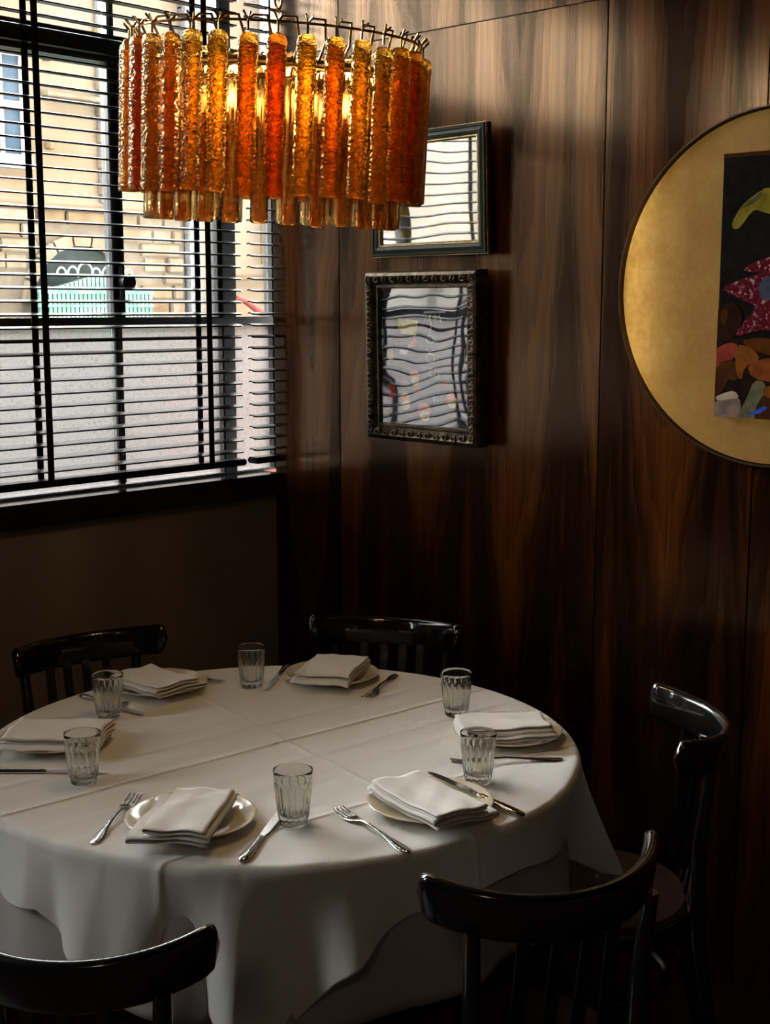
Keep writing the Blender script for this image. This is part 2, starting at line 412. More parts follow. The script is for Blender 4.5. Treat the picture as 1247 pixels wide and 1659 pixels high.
# arched doorway
arc = [(acx-ahw,FY-.012,1.0)] + [(acx+ahw*cos(PI-k*PI/16), FY-.012, asp+ahw*sin(PI-k*PI/16)) for k in range(17)] + [(acx+ahw,FY-.012,1.0)]
hp('dark_interior_sheet', MB().poly(arc, (0,.01,0)), m_recess, smooth=False)  # flat dark green sheet painted as the shaded doorway interior
for k in range(9):
    a0, a1 = PI*k/9+.02, PI*(k+1)/9-.02; p = []
    for a, r in ((a0, ahw), (a1, ahw), (a1, ahw+.07), (a0, ahw+.07)): p.append((acx+r*cos(a), FY-.05, asp+r*sin(a)))
    hp('arch_stone', MB().poly(p, (0,.05,0)), m_stone2, smooth=False)
# sash window, upper left
sw = hp('sash_window', MB().box((1.32,FY-.05,2.42), (1.86,FY,2.50)).box((1.32,FY-.03,3.07), (1.86,FY,3.15)).box((1.80,FY-.03,2.5), (1.86,FY,3.07)).box((1.32,FY-.03,2.5), (1.26,FY,3.07)).box((1.32,FY-.028,2.77), (1.86,FY,2.81)).box((1.66,FY-.024,2.5), (1.685,FY,3.07)).box((1.45,FY-.024,2.5), (1.475,FY,3.07)), m_white, smooth=False)
for (a, b) in ((1.26,1.45), (1.475,1.66), (1.685,1.80)):
    for (c, d) in ((2.5,2.77), (2.81,3.07)): hp('pane', MB().box((a,FY-.012,c), (b,FY-.006,d)), m_blueglass, sw, smooth=False)
sw2 = hp('sash_window', MB().box((3.02,FY-.03,3.50), (3.4,FY,3.54)).box((3.02,FY-.03,3.53), (3.05,FY,3.9)).box((3.13,FY-.02,3.53), (3.145,FY,3.9)).box((3.23,FY-.02,3.53), (3.245,FY,3.9)).box((3.02,FY-.02,3.66), (3.4,FY,3.675)), m_grey, smooth=False)
hp('pane', MB().box((3.05,FY-.012,3.54), (3.4,FY-.006,3.9)), m_white, sw2, smooth=False)
hp('ledge', MB().box((1.96,FY-.07,2.86), (2.40,FY,2.89), bev=.006), m_stone2)
hp('ledge', MB().box((1.6,FY-.05,2.19), (3.02,FY,2.215), bev=.006), m_stone2)
for zz in (3.07, 2.55): hp('hook', MB().box((1.975,FY-.05,zz), (2.02,FY,zz+.05), bev=.006), m_stone)
hp('pebbledash_strip', MB().box((3.03,FY-.06,0), (3.14,FY,3.93), bev=.005), m_dash)
hp('quoin_strip', MB().box((2.36,FY-.03,2.25), (2.43,FY,3.93), bev=.005), m_dash)
for k in range(7): hp('quoin_block', MB().box((2.35,FY-.045,2.30+k*.16), (2.44,FY,2.38+k*.16), bev=.005), m_stone2)
hp('drainpipe', MB().tube([(3.70,FY-.05,1.9), (3.70,FY-.05,3.9)], .02, 10), m_stone)
hp('ledge', MB().box((3.45,FY-.06,1.79), (4.3,FY,1.81), bev=.004), m_stone)
lamp = tag(put('wall_lantern', None, None, (3.80, FY-.06, 1.86)), 'small grey wall lantern beside the drainpipe across the street', 'lamp')
MB().lathe([(.001,.05),(.03,.045),(.042,.0),(.036,-.045),(.001,-.055)], 16).build('lamp_body', m_grey, lamp)
MB().box((-.012,.02,-.02), (.012,.06,.02), bev=.003).build('bracket', m_grey, lamp)
# iron gate in front of the arch
gate = empty('garden_gate', (2.18, 3.98, 0), label='pale green iron gate with white scrolls before the arched doorway', cat='gate')
gm = MB().box((-.012,-.012,0), (.012,.012,1.80)).mesh('gate_bar', m_teal, False)
for k in range(27): put('gate_bar', gm, gate, (-.42+k*.031, 0, 0 if k not in (0, 26) else 0)).scale = (1,1,1 - .06*abs(k-13)/13)
MB().box((-.44,-.014,1.68), (.41,.014,1.705)).box((-.44,-.014,1.60), (.41,.014,1.615)).box((-.44,-.014,.2), (.41,.014,.25)).build('gate_rail', m_teal, gate, smooth=False)
for (cx, rr) in ((-.10,.055), (-.02,.03), (.06,.035), (.14,.05), (-.19,.035), (.22,.03), (-.27,.03)):
    MB().tube([(cx+rr*cos(a*PI/10), -.005, 1.80+rr*1.2*sin(a*PI/10)) for a in range(-1, 12)], .007, 6).build('scroll', m_white, gate)
gw = empty('reflected_house', (-2.4, 4.4, 0), label='pale rendered house wall across the street, added to fill the picture glass reflections', cat='building')  # out-of-view wall, sized to keep open sky out of wood and glass reflections
MB().box((-13,-.1,0), (3.65,2.4,3.2)).build('wall_body', m_render, gw, smooth=False)
MB().box((-13.1,-.18,3.2), (3.69,2.5,3.27)).build('eaves', m_stone, gw, smooth=False)
for wx in (-6.8, -5.0, -3.2, -1.4, .4, 2.2):
    f_ = MB().box((wx-.03,-.14,1.3), (wx+.03,-.1,2.5)).box((wx+.62,-.14,1.3), (wx+.68,-.1,2.5)).box((wx,-.14,2.44), (wx+.65,-.1,2.5)).box((wx-.06,-.17,1.24), (wx+.71,-.1,1.3)).box((wx,-.13,1.86), (wx+.65,-.1,1.9)).build('window_frame', m_white, gw, smooth=False)
    MB().box((wx+.03,-.115,1.3), (wx+.62,-.105,2.44)).build('pane', m_blueglass, f_, smooth=False)
# red scooter by the far wall
scb = empty('scooter', (2.93, 3.55, 0), label='red motor scooter parked by the far wall at the window post', cat='scooter')
MB().tube([(-.95,0,.62),(-.6,0,.85),(-.3,0,.8),(-.1,0,.45),(.2,0,.38),(.42,0,.6),(.46,0,1.0),(.36,0,1.3)], [.08,.19,.17,.10,.10,.13,.11,.08], 12).build('fairing', m_red, scb)
MB().box((-.8,-.14,.98), (-.2,.14,1.07), bev=.03).build('seat', m_rub, scb)
MB().tube([(.0,0,1.66),(.06,0,1.645),(.12,0,1.615),(.18,0,1.58),(.24,0,1.56),(.32,0,1.555),(.40,0,1.545),(.44,0,1.45),(.44,0,1.2)], [.015,.022,.024,.026,.035,.04,.04,.05,.06], 10).build('windscreen_frame', m_red, scb)
MB().tube([(.40,-.32,1.36),(.38,0,1.32),(.40,.32,1.36)], .018, 8).build('handlebar', m_grey, scb)
for wx in (-.62, .62):
    MB().tube([(wx+.2*cos(a*PI/12), 0, .245+.2*sin(a*PI/12)) for a in range(25)], .045, 8, False).build('wheel', m_rub, scb)

# ------------------------------------------------------------------ table and cloths
TC = Vector((-1.045, -1.141, 0)); TR = .587; TZ = .75
tb = empty('round_table', (TC.x, TC.y, 0), label='round dining table hidden beneath two white cloths', cat='table')
MB().lathe([(.001,.715),(TR-.012,.715),(TR-.006,.722),(TR-.006,.738),(TR-.012,.7435),(.001,.7435)], 72).build('table_top', m_black, tb)
MB().lathe([(.001,.715),(.06,.71),(.045,.66),(.05,.3),(.06,.1),(.001,.09)], 24).build('pedestal', m_black, tb)
MB().lathe([(.001,.0),(.30,.0),(.30,.02),(.10,.06),(.06,.11),(.001,.11)], 40).build('table_base', m_black, tb)
def cloth(name, zt, drop, flare, wav, mat, r0, off, NA=360, NR=26, ND=34, fil=.012):
    rows = []
    for i in range(NR):
        r = r0 + (TR-fil-r0)*(i/(NR-1))
        rows.append([(r*cos(2*PI*k/NA), r*sin(2*PI*k/NA), zt) for k in range(NA)])
    for i in range(1, 5):
        a = PI/2*i/5; rows.append([((TR-fil+fil*sin(a))*cos(2*PI*k/NA), (TR-fil+fil*sin(a))*sin(2*PI*k/NA), zt-fil+fil*cos(a)) for k in range(NA)])
    for i in range(ND+1):
        row = []
        for k in range(NA):
            th = 2*PI*k/NA; d = drop(th); s = (d-fil)*i/ND
            r = TR + flare(th)*s + wav(th, s) + off
            row.append((r*cos(th), r*sin(th), zt-fil-s))
        rows.append(row)
    mb = MB()
    mb.grid([[*row] for row in rows], True)
    if r0 < .01: pass
    o = mb.build(name, mat, None, ang=80, loc=(TC.x, TC.y, 0), fix=False)
    sd = o.modifiers.new('thickness', 'SOLIDIFY'); sd.thickness = .0012; sd.offset = -1
    return o
H = .705
HEM = [(-180,.125),(-174,.12),(-170,.15),(-162,.175),(-152,.20),(-143,.25),(-135,.295),(-130,.255),(-124.5,.175),(-118,.13),(-112,.105),(-100,.088),(-87,.088),(-76,.10),(-64,.17),(-54,.235),(-45,.285),(-38,.235),(-28,.17),(-10,.115),(3,.10),(20,.14),(33,.22),(45,.285),(57,.22),(72,.13),(93,.10),(112,.13),(125,.22),(135,.285),(147,.21),(160,.14),(174,.13),(180,.125)]
def drop_over(th):
    a = (math.degrees(th)+180) % 360 - 180
    for (a0, d0), (a1, d1) in zip(HEM[:-1], HEM[1:]):
        if a0 <= a <= a1: return d0+(d1-d0)*(a-a0)/(a1-a0)
RIDGE = [(-121.5,.050,4.5),(-132,-.012,5),(-139.5,.030,3.5),(-147,-.026,5),(-155,.018,4),(-163.5,.036,5),(-170.5,-.022,3),(-178,.022,6),(170,-.02,6),(158,.02,7),(-113,-.018,6),(-103,.014,5),(-92,-.012,5),(-82,.014,5),(-70,-.018,6),(-58,.012,5),(-45,.05,9),(-33,-.012,5),(-20,.02,6),(-5,-.02,6),(12,.02,6),(28,-.015,6),(45,.07,9),(62,-.02,6),(80,.02,6),(98,-.02,6),(118,.01,6),(135,.07,9),(148,-.015,6)]
def flare_over(th): return .035
def wav_over(th, s):
    a = math.degrees(th); q = min(s/.16, 1.6)**1.25; w_ = 0
    for az, amp, wd in RIDGE:
        d = (a-az+180) % 360 - 180
        w_ += amp*math.exp(-(d/wd)**2)
    return q*w_
tag(cloth('tablecloth', TZ, drop_over, flare_over, wav_over, m_cloth, .0001, .0015), 'white square tablecloth draped over the round table with hanging corners', 'tablecloth')
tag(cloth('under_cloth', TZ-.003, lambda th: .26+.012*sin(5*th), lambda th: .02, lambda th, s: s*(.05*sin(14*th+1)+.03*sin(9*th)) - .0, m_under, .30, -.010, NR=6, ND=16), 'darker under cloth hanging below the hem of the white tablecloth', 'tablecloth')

# ------------------------------------------------------------------ tableware
# plates
pm = MB().lathe([(.0005,.004),(.055,.004),(.058,.0),(.064,.0),(.068,.004),(.105,.0145),(.1085,.0165),(.109,.018),(.108,.0188),(.104,.0182),(.074,.010),(.066,.0078),(.0005,.0074)], 72).mesh('plate', m_plate, True, 60)
def plate(x, y, lab):
    return tag(put('dinner_plate', pm, None, (x, y, TZ+.0006)), lab, 'plate', 'dinner plates laid on the table')
# napkins: cotton folded twice, two offset leaves with rounded folds
def napkin(x, y, rot, Ln, W, lab, off=.018, side=1, seed=0, sag=0.0):
    rr = random.Random(seed); ph = [rr.uniform(0, 6.28) for _ in range(6)]
    mb = MB()
    def leaf(x0, x1, z0, th, w, yo, fold_dir):
        # U-shaped fold: profile along y, swept along x
        prof = []
        n = 14
        for k in range(n+1): prof.append((-w/2 + w*k/n, 0.0))
        for k in range(1, 8): a = -PI/2 + PI*k/8; prof.append((w/2 + th/2*cos(a), th/2 + th/2*sin(a)))
        for k in range(n+1): prof.append((w/2 - w*k/n*(.985), th))
        if fold_dir < 0: prof = [(-p, q) for p, q in prof]
        rows = []
        for i in range(25):
            xx = x0 + (x1-x0)*i/24; row = []
            for (yy, zz) in prof:
                u = xx/Ln*2; v = yy/w*2
                wv = .0012*sin(3.1*u+ph[0]+1.7*v) +   .0010*sin(5.3*v+2*u+ph[1]) +   .0008*sin(9*u*1.0+4*v+ph[2])
                hang = -.016*max(0, math.hypot(xx, yy+yo)-.110)/.05
                row.append((xx + .0016*sin(4*v+ph[3]), yy+yo + .002*sin(3*u+ph[4]), z0+zz*(1+.25*sin(2*u+ph[5])*(zz > 0)) + wv + hang))
            rows.append(row)
        mb.grid(rows)
    leaf(-Ln/2, Ln/2, .0, .0055, W, 0, 1)
    leaf(-Ln/2+.002, Ln/2-.004, .0068, .0060, W-off, -side*off/2, -1)
    leaf(-Ln/2+.004, Ln/2-.006, .0140, .0048, W-off-.004, -side*off/2, 1)
    me = mb.mesh('napkin', m_napkin, True, 70, fix=False)
    o = put('folded_napkin', me, None, (x, y, TZ+.0235)); o.rotation_euler = (0, 0, rot)
    sd = o.modifiers.new('thickness', 'SOLIDIFY'); sd.thickness = .0011; sd.offset = 0
    return tag(o, lab, 'napkin', 'folded napkins on the plates')
# fluted tumblers
gh, gr0, gr1 = .0945, .0238, .0335
prof = []
def wall(z): return gr0 + (gr1-gr0)*(z/gh)
for z in (0, .0015): prof.append((wall(z)-.0025+z, z))
outer = [(.0005,0),(.018,0),(.0215,.0008),(.0238,.004),(.0242,.008)] + [(wall(z), z) for z in (.012,.016,.019,.026,.04,.055,.068,.073,.077,.082,.088,.0925)] + [(wall(.0942)-.0004,.0942),(wall(.0942)-.0012,.0946)]
inner = [(wall(.0925)-.0017,.0938)] + [(wall(z)-.0018, z) for z in (.088,.077,.06,.04,.026)] + [(wall(.02)-.004,.0195),(.016,.0155),(.008,.0145),(.0005,.0143)]
def flute(r, z, a):
    if r < .02 or z < .009 or z > .0765: return 1
    e = min(1, (z-.009)/.008, (.0765-z)/.006); return 1 - .09*e*(abs(sin(7*a))**.6 - .35)
gb = MB(); rows = []
SEG = 112
for (r, z) in outer: rows.append([(r*flute(r, z, 2*PI*k/SEG)*cos(2*PI*k/SEG), r*flute(r, z, 2*PI*k/SEG)*sin(2*PI*k/SEG), z) for k in range(SEG)])
for (r, z) in inner: rows.append([(r*cos(2*PI*k/SEG), r*sin(2*PI*k/SEG), z) for k in range(SEG)])
gb.grid(rows, True)
o0 = len(gb.v); gb.f.append(tuple(range(SEG))[::-1]); gb.f.append(tuple(range(o0-SEG, o0)))
gmesh = gb.mesh('tumbler', m_glass, True, 50)
def tumbler(x, y, lab, rz=0):
    return tag(put('tumbler', gmesh, None, (x, y, TZ+.0006), (0,0,rz)), lab, 'glass', 'fluted tumblers on the table')
# fork: handle end at origin, tines toward +x
def fork_mesh():
    mb = MB(); L = .205
    st = [(0,.0035,.0016,.002),(.004,.0075,.0021,.002),(.018,.0098,.0024,.0022),(.035,.0085,.0024,.003),(.055,.0052,.0024,.0045),(.075,.0034,.0024,.0065),(.105,.0027,.0024,.009),(.128,.0031,.0023,.0085),(.138,.0065,.0019,.0065),(.147,.0108,.0014,.0045),(.158,.0122,.0011,.0033),(.163,.0122,.0011,.0032)]
    rows = [[(x, w_*cos(a*PI/8), z+h*sin(a*PI/8)) for a in range(16)] for (x, w_, h, z) in st]
    o = len(mb.v); mb.grid(rows, True); mb.f.append(tuple(range(o, o+16))); mb.f.append(tuple(range(o+len(rows)*16-16, o+len(rows)*16)))
    for k in range(4):
        yc = -.0102+k*.0068
        rw = [[(x, yc+w_*cos(a*PI/3), z+.0009*sin(a*PI/3)) for a in range(6)] for (x, w_, z) in ((.160,.0023,.0032),(.172,.0019,.0032),(.188,.0016,.0046),(.200,.0013,.0066),(.2045,.0006,.0076))]
        o = len(mb.v); mb.grid(rw, True); mb.f.append(tuple(range(o+24, o+30)))
    return mb.mesh('fork', m_steel, True, 50)
fmesh = fork_mesh()
def fork(x, y, ang, lab, roll=0):
    o = put('dinner_fork', fmesh, None, (x, y, TZ+.0008), (0, 0, R_(ang))); o.scale = (1.05,)*3
    return tag(o, lab, 'fork', 'dinner forks on the table')
# knife: handle end at origin, tip toward +x
def knife_meshes():
    hb = MB()
    st = [(0,.004,.002),(.003,.0075,.0034),(.014,.0092,.0042),(.03,.0088,.0042),(.055,.0070,.0040),(.078,.0055,.0040),(.086,.0062,.0044),(.091,.0060,.0042),(.096,.0042,.0028)]
    rows = [[(x, w_*cos(a*PI/8), .0044+h*sin(a*PI/8)) for a in range(16)] for (x, w_, h) in st]
    hb.grid(rows, True); hb.f.append(tuple(range(16))); n = len(hb.v); hb.f.append(tuple(range(n-16, n)))
    bb = MB()
    top = [(.094,.0035),(.105,.0045),(.12,.0050),(.15,.0058),(.18,.0062),(.198,.0052),(.207,.0022)]
    bot = [(.207,.0005),(.204,-.0030),(.195,-.0060),(.18,-.0076),(.15,-.0082),(.118,-.0078),(.107,-.0060),(.094,-.0035)]
    loop = top+bot; n = len(loop); vs = [(x, y, .0036) for x, y in loop] + [(x, y, .0052) for x, y in loop]
    bb.add(vs, [tuple(range(n))[::-1], tuple(range(n, 2*n))] + [(i, (i+1) % n, n+(i+1) % n, n+i) for i in range(n)])
    return hb.mesh('handle', m_steel, True, 50), bb.mesh('blade', m_blade, False)
kh, kb = knife_meshes()
kproto = empty('table_knife'); put('handle', kh, kproto); put('blade', kb, kproto)
kused = []
def knife(x, y, ang, lab, flip=False):
    o = kproto if not kused else copy_tree(kproto); kused.append(1)
    o.location = (x, y, TZ+.0006); o.rotation_euler = (0, 0, R_(ang)); o.scale = (1.03, -1.03 if flip else 1.03, 1.03)
    return tag(o, lab, 'knife', 'table knives on the table')

plate(-1.424,-1.339, 'cream plate nearest the foreground chair cut off by the picture edge')
plate(-1.101,-1.584, 'cream plate with a knife resting on its rim')
plate(-.705,-1.445, 'cream plate under the napkin nearest the chair against the walnut wall')
plate(-.648,-.890, 'cream plate before the chair standing in the room corner')
plate(-.969,-.663, 'cream plate before the chair standing under the window sill')
plate(-1.340,-.818, 'cream plate cut by the picture edge behind two tumblers')
napkin(-1.452,-1.358, R_(36), .205, .128, 'folded white napkin on the plate nearest the foreground chair cut off by the picture edge', seed=1, side=1, off=.024)
napkin(-1.126,-1.608, R_(-104), .205, .125, 'folded white napkin on the plate that has a knife resting on its rim', seed=2, side=1)
napkin(-.738,-1.462, R_(-40), .185, .125, 'napkin on the plate nearest the chair against the walnut wall', seed=3, side=-1)
napkin(-.672,-.912, R_(118), .135, .19, 'napkin with folded edges on the plate before the corner chair', seed=4, side=1)
napkin(-.995,-.690, R_(-90), .180, .135, 'napkin on the plate before the chair under the window sill', seed=5, side=1)
napkin(-1.362,-.853, R_(130), .195, .145, 'napkin on the plate cut by the picture edge', seed=6, side=1)
tumbler(-1.307,-1.462, 'empty fluted tumbler nearest the viewer, at the tip of a knife', .1)
tumbler(-1.432,-1.044, 'empty fluted tumbler before the plate cut by the picture edge', .3)
tumbler(-1.173,-.757, 'empty fluted tumbler covering a knife beside the window-side plate', .2)
tumbler(-.817,-.804, 'empty fluted tumbler standing between the two far plates', .0)
tumbler(-.666,-1.279, 'empty fluted tumbler behind the napkin near the walnut wall', .4)
tumbler(-.946,-1.564, 'empty fluted tumbler beside the knife that rests on a plate rim', .15)
fork(-1.587,-1.293, 34.5, 'steel fork beside the plate nearest the foreground chair, tines away from the viewer')
fork(-1.268,-1.684, 76.6, 'steel fork at the near edge right of the nearest tumbler')
fork(-.745,-1.608, 138.9, 'steel fork before the plate near the walnut wall, partly behind a tumbler')
fork(-.525,-.978, -155.3, 'steel fork right of the plate before the corner chair')
fork(-.885,-.531, -80, 'steel fork half hidden behind the plate before the chair under the window sill')
fork(-1.083,-.694, -142.9, 'steel fork between the window-side plate and the plate cut by the picture edge')
knife(-1.472,-1.522, 30.6, 'steel knife between the nearest plate and the nearest tumbler')
k2 = knife(-1.026,-1.727, 90.5, 'steel knife with its blade resting on a plate rim'); k2.rotation_euler = (0, R_(-6.6), R_(90.5))
knife(-1.515,-.878, -49.9, 'steel knife before the plate cut by the picture edge', True)
knife(-1.126,-.588, -87.5, 'steel knife behind the tumbler near the window')
knife(-.644,-.738, -147, 'steel knife left of the plate before the corner chair', True)

# ------------------------------------------------------------------ chairs
def rail_mesh():
    mb = MB(); rows = []; NS = 40; hw, dp = .197, .122
    for i in range(NS+1):
        tt = -1+2*i/NS; a = tt*1.12
        y = hw*sin(a)/sin(1.12); x = -dp*(cos(a)-cos(1.12))/(1-cos(1.12)); 
        tx, ty = dp*sin(a)/(1-cos(1.12)), hw*cos(a)/sin(1.12); ln = math.hypot(tx, ty); nx, ny = ty/ln, -tx/ln   # inward normal
        e = 1-abs(tt); endf = 1 if e > .09 else math.sqrt(max(0, 1-((.09-e)/.09)**2))
        hh = .0375*(.12+.88*endf); th = .0115*(.35+.65*endf)
        zc = .021*tt*tt
        row = []
        for k in range(20):
            b = 2*PI*(k+.5)/20; sgz = 1 if sin(b) >= 0 else -1
            if hh > th: cx = cos(b); cz = (sgz*(hh-th) + th*sin(b))/hh
            else: cx = cos(b); cz = sin(b)
            lean = -.12*cz*hh
            row.append((x+nx*(th*cx+lean), y+ny*(th*cx+lean), zc-.0375+hh*cz))
        rows.append(row)
    mb.grid(rows, True); n = len(mb.v); mb.f.append(tuple(range(20))); mb.f.append(tuple(range(n-20, n)))
    return mb.mesh('top_rail', m_black, True, 60)
rmesh = rail_mesh()
def make_chair():
    r = empty('bistro_chair')
    zt = .797
    put('top_rail', rmesh, r, (0,0,zt))
    sx = .115; sz = .435
    MB().lathe([(.0005,.012),(.15,.010),(.182,.008),(.190,.0),(.186,-.010),(.001,-.012)], 48, lambda R0, z, a: 1+.05*cos(2*a)*-1).build('seat', m_seat, r, loc=(sx,0,sz))
    MB().lathe([(.178,-.002),(.196,-.002),(.199,-.016),(.196,-.034),(.178,-.034),(.178,-.002)], 48, lambda R0, z, a: 1+.05*cos(2*a)*-1).build('seat_ring', m_black, r, loc=(sx,0,sz))
    for s in (-1, 1):
        MB().tube([(sx+.135, s*.125, sz-.03),(sx+.15, s*.14, .25),(sx+.165, s*.158, 0)], [.017,.015,.0115], 10).build('leg', m_black, r)
        MB().tube([(-.135, s*.165, 0),(-.09, s*.150, .22),(-.062, s*.138, sz-.02),(-.062, s*.142, .60),(-.075, s*.150, .745)], [.0125,.016,.0165,.0145,.012], 10).build('leg', m_black, r)
    for k in range(4):
        y = -.084+k*.056; a = math.asin(max(-1, min(1, y/.197*sin(1.12)))); xr = -.112*(cos(a)-cos(1.12))/(1-cos(1.12))
        MB().box((-.004,-.011,0), (.004,.011,.295), bev=.002, mat=Matrix.Translation((-.055, y*.9, .445)) @ Matrix.Shear('XY', 4, (0,0)) @ Matrix.Rotation(math.atan2(xr+.06, .29), 4, 'Y')).build('slat', m_black, r)
    MB().tube([(sx+.142*cos(a*PI/16), .142*sin(a*PI/16), .26) for a in range(33)], .0085, 8, False).build('stretcher', m_black, r)
    return r
m_seat = noisy(M('dark_red_brown_seat', (.05,.018,.012), .4), (.04,.014,.010), (.065,.024,.016), 12, 4)
# ends of the top rail measured on the spot: mid point and facing of each chair
ch0 = make_chair(); cused = []
def chair(az, rad, lab, skew=0):
    o = ch0 if not cused else copy_tree(ch0); cused.append(1)
    a = R_(az); o.location = (TC.x+rad*cos(a), TC.y+rad*sin(a), 0); o.rotation_euler = (0, 0, a+PI+R_(skew))
    return tag(o, lab, 'chair', 'black bentwood chairs around the table')
chair(-150.5, .868, 'black bentwood foreground chair cut off by the picture edge, light along its curved rail')
chair(-103.5, .785, 'whole black bentwood chair in deep shadow with its back to the viewer', -9)
chair(-45.5, .755, 'black bentwood chair side-on against the walnut wall', -6)
chair(28.0, .790, 'black bentwood chair in the room corner behind the far plate', -2)
chair(82.0, .775, 'black bentwood chair under the window sill with back slats showing')

# ------------------------------------------------------------------ chandelier
CH = Vector((-1.036, -1.134, 1.80))
u = Vector((sin(HEAD), -cos(HEAD), 0)); v = -Vector((cos(HEAD), sin(HEAD), 0))
nrm = (Vector((0,0,1)) + u*.050 + v*.062).normalized()
chn = empty('chandelier', CH, label='amber glass tube chandelier hanging over the round table', cat='chandelier')
chn.rotation_mode = 'QUATERNION'; chn.rotation_quaternion = Vector((0,0,1)).rotation_difference(nrm)
NO, RO, TL = 34, .264, .257
def tube_mesh(name, mat, rad, lobes, L):
    mb = MB(); SEGT = 30
    def md(a): return 1+.07*cos(lobes*a) if lobes else 1
    pr = [(.0004,L-.001),(.55*rad,L),(.86*rad,L-.003),(rad,L-.010)] + [(rad, L*(1-k/10)) for k in range(1, 10)] + [(rad,.006),(.97*rad,.001),(.88*rad,0),(.78*rad,.002)] + [(.76*rad, L*(k/6)*.93) for k in range(1, 7)] + [(.4*rad,L-.014),(.0004,L-.013)]
    rows = [[(r*md(2*PI*k/SEGT)*cos(2*PI*k/SEGT), r*md(2*PI*k/SEGT)*sin(2*PI*k/SEGT), z) for k in range(SEGT)] for r, z in pr]
    mb.grid(rows, True)
    return mb.mesh(name, mat, True, 60)
t_am, t_or, t_te = (tube_mesh('bark_tube', mm, .0166, 3, TL) for mm in (m_amber, m_orange, m_tea))
t_ho = tube_mesh('clear_tube', m_honey, .0150, 3, TL)
rc = random.Random(11)
fdir = math.atan2(v.y, v.x)
for k in range(NO):
    a = 2*PI*(k+.5)/NO
    dphi = (a-fdir+PI) % (2*PI) - PI      # angle from the side facing the room
    pick = [t_am, t_am, t_or, t_te, t_am, t_or][k % 6]
    o = put('glass_tube', pick, chn, (RO*cos(a), RO*sin(a), rc.uniform(-.003,.003)), (0, 0, rc.uniform(0,6.28)))
NI = 28; RI = .222
for k in range(NI):
    a = 2*PI*(k+.25)/NI
    put('inner_glass_tube', t_ho, chn, (RI*cos(a), RI*sin(a), -.047+rc.uniform(-.002,.002)), (0,0,rc.uniform(0,6.28)))
# bent brass hangers with hooks
hk = MB().tube([(RO,0,TL+.002),(RO,0,TL+.022)], .0022, 6).tube([(RO+.010,.006,TL+.030),(RO,.0,TL+.020),(RO+.010,-.006,TL+.032)], .002, 6)
hk.tube([(RO-.003,0,TL+.020),(RO-.006,.008,TL+.028),(RO-.008,.030,TL+.028),(RO-.024,.036,TL-.005),(RI,.027,TL-.040)], .0024, 6)
hkm = hk.mesh('hanger_wire', m_brass, True, 60)
for k in range(NO): put('hanger_wire', hkm, chn, (0,0,0), (0,0,2*PI*(k+.5)/NO))
rg = MB()
for (rr, zz, tr) in ((RI, TL-.034, .004), (RI-.012, TL-.040, .0035), (RO-.006, TL+.020, .0025)):
    rg.tube([(rr*cos(2*PI*k/64), rr*sin(2*PI*k/64), zz) for k in range(65)], tr, 6, False)
for k in range(4):
    a = PI/4+k*PI/2; rg.tube([(.02*cos(a),.02*sin(a),TL-.02),(RI*cos(a),RI*sin(a),TL-.036)], .005, 6)
rg.build('frame_ring', m_brass, chn)
MB().tube([(0,0,TL+.035),(0,0,TL-.03),(0,0,.10)], [.006,.02,.012], 12).build('stem', m_brass, chn)
bulb_m = MB().lathe([(.0005,-.034),(.008,-.031),(.013,-.02),(.014,-.008),(.011,.006),(.007,.018),(.0005,.020)], 16).mesh('bulb', m_bulb)
sock_m = MB().tube([(0,0,.016),(0,0,.055)], .011, 12).mesh('socket', m_brass)
NB = 6
for k in range(NB):
    a = fdir + 2*PI*(k+.42)/NB; x, y = .125*cos(a), .125*sin(a)
    s = put('socket', sock_m, chn, (x, y, .185)); put('bulb', bulb_m, s, (0,0,0))
    MB().tube([(x,y,.24),(x*.6,y*.6,.25),(0,0,.235)], .004, 6).build('arm', m_brass, chn)
# chain to the ceiling
cr = empty('hanging_chain', (CH.x+nrm.x*.32, CH.y+nrm.y*.32, CH.z+.333), label='brass link chain holding the amber chandelier from the ceiling', cat='chain')
lk = MB().tube([(.008*cos(k*PI/8), 0, .014+.016*sin(k*PI/8)) for k in range(17)], .0022, 6, False).mesh('chain_link', m_brass)
zz = 0; k = 0
while CH.z+.333+zz < 2.83: put('chain_link', lk, cr, (0,0,zz), (0,0,PI/2*(k % 2))); zz += .0275; k += 1
MB().tube([(.012,.0,.02),(.010,.006,.2),(.013,-.004,.5),(0,0,.72)], .0028, 6).build('cord', m_tape, cr)

# ------------------------------------------------------------------ framed pictures on the walnut wall
def wobble_glass(name, fac, ws, amp, tint=(1,1,1)):
    m = bpy.data.materials.new(name); m.use_nodes = True; t = NT(m); t.n.remove(t.b); co = t.coord()
    tr = t.new('ShaderNodeBsdfTransparent'); gl = t.new('ShaderNodeBsdfGlossy', i_Roughness=.015); gl.inputs[0].default_value = (*tint, 1)
    mx = t.new('ShaderNodeMixShader', i_0=fac); t.link(tr.outputs[0], mx.inputs[1]); t.link(gl.outputs[0], mx.inputs[2]); t.link(mx.outputs[0], t.out.inputs[0])
    n = t.noise(t.mapping(co, ws), 1.0, 1, .4)
    t.bump(n, 1.0, amp, [gl]); return m
m_pane_lo = wobble_glass('wavy_picture_glass', .22, (3,5,4.5), .004, (.92,.96,1))
m_pane_up = wobble_glass('bright_picture_glass', .50, (3,4,3), .002, (1,.98,.95))
m_print_dark = noisy(M('dark_print', (.012,.012,.018), .6), (.008,.008,.014), (.02,.018,.024), 9, 3)
m_print_pale = noisy(M('pale_print', (.5,.48,.44), .6), (.36,.35,.36), (.58,.55,.50), 5, 3)
def flat(c, nm): return noisy(M(nm, c, .9, spec=.01), tuple(k*.75 for k in c), tuple(min(1,k*1.15) for k in c), 40, 3)
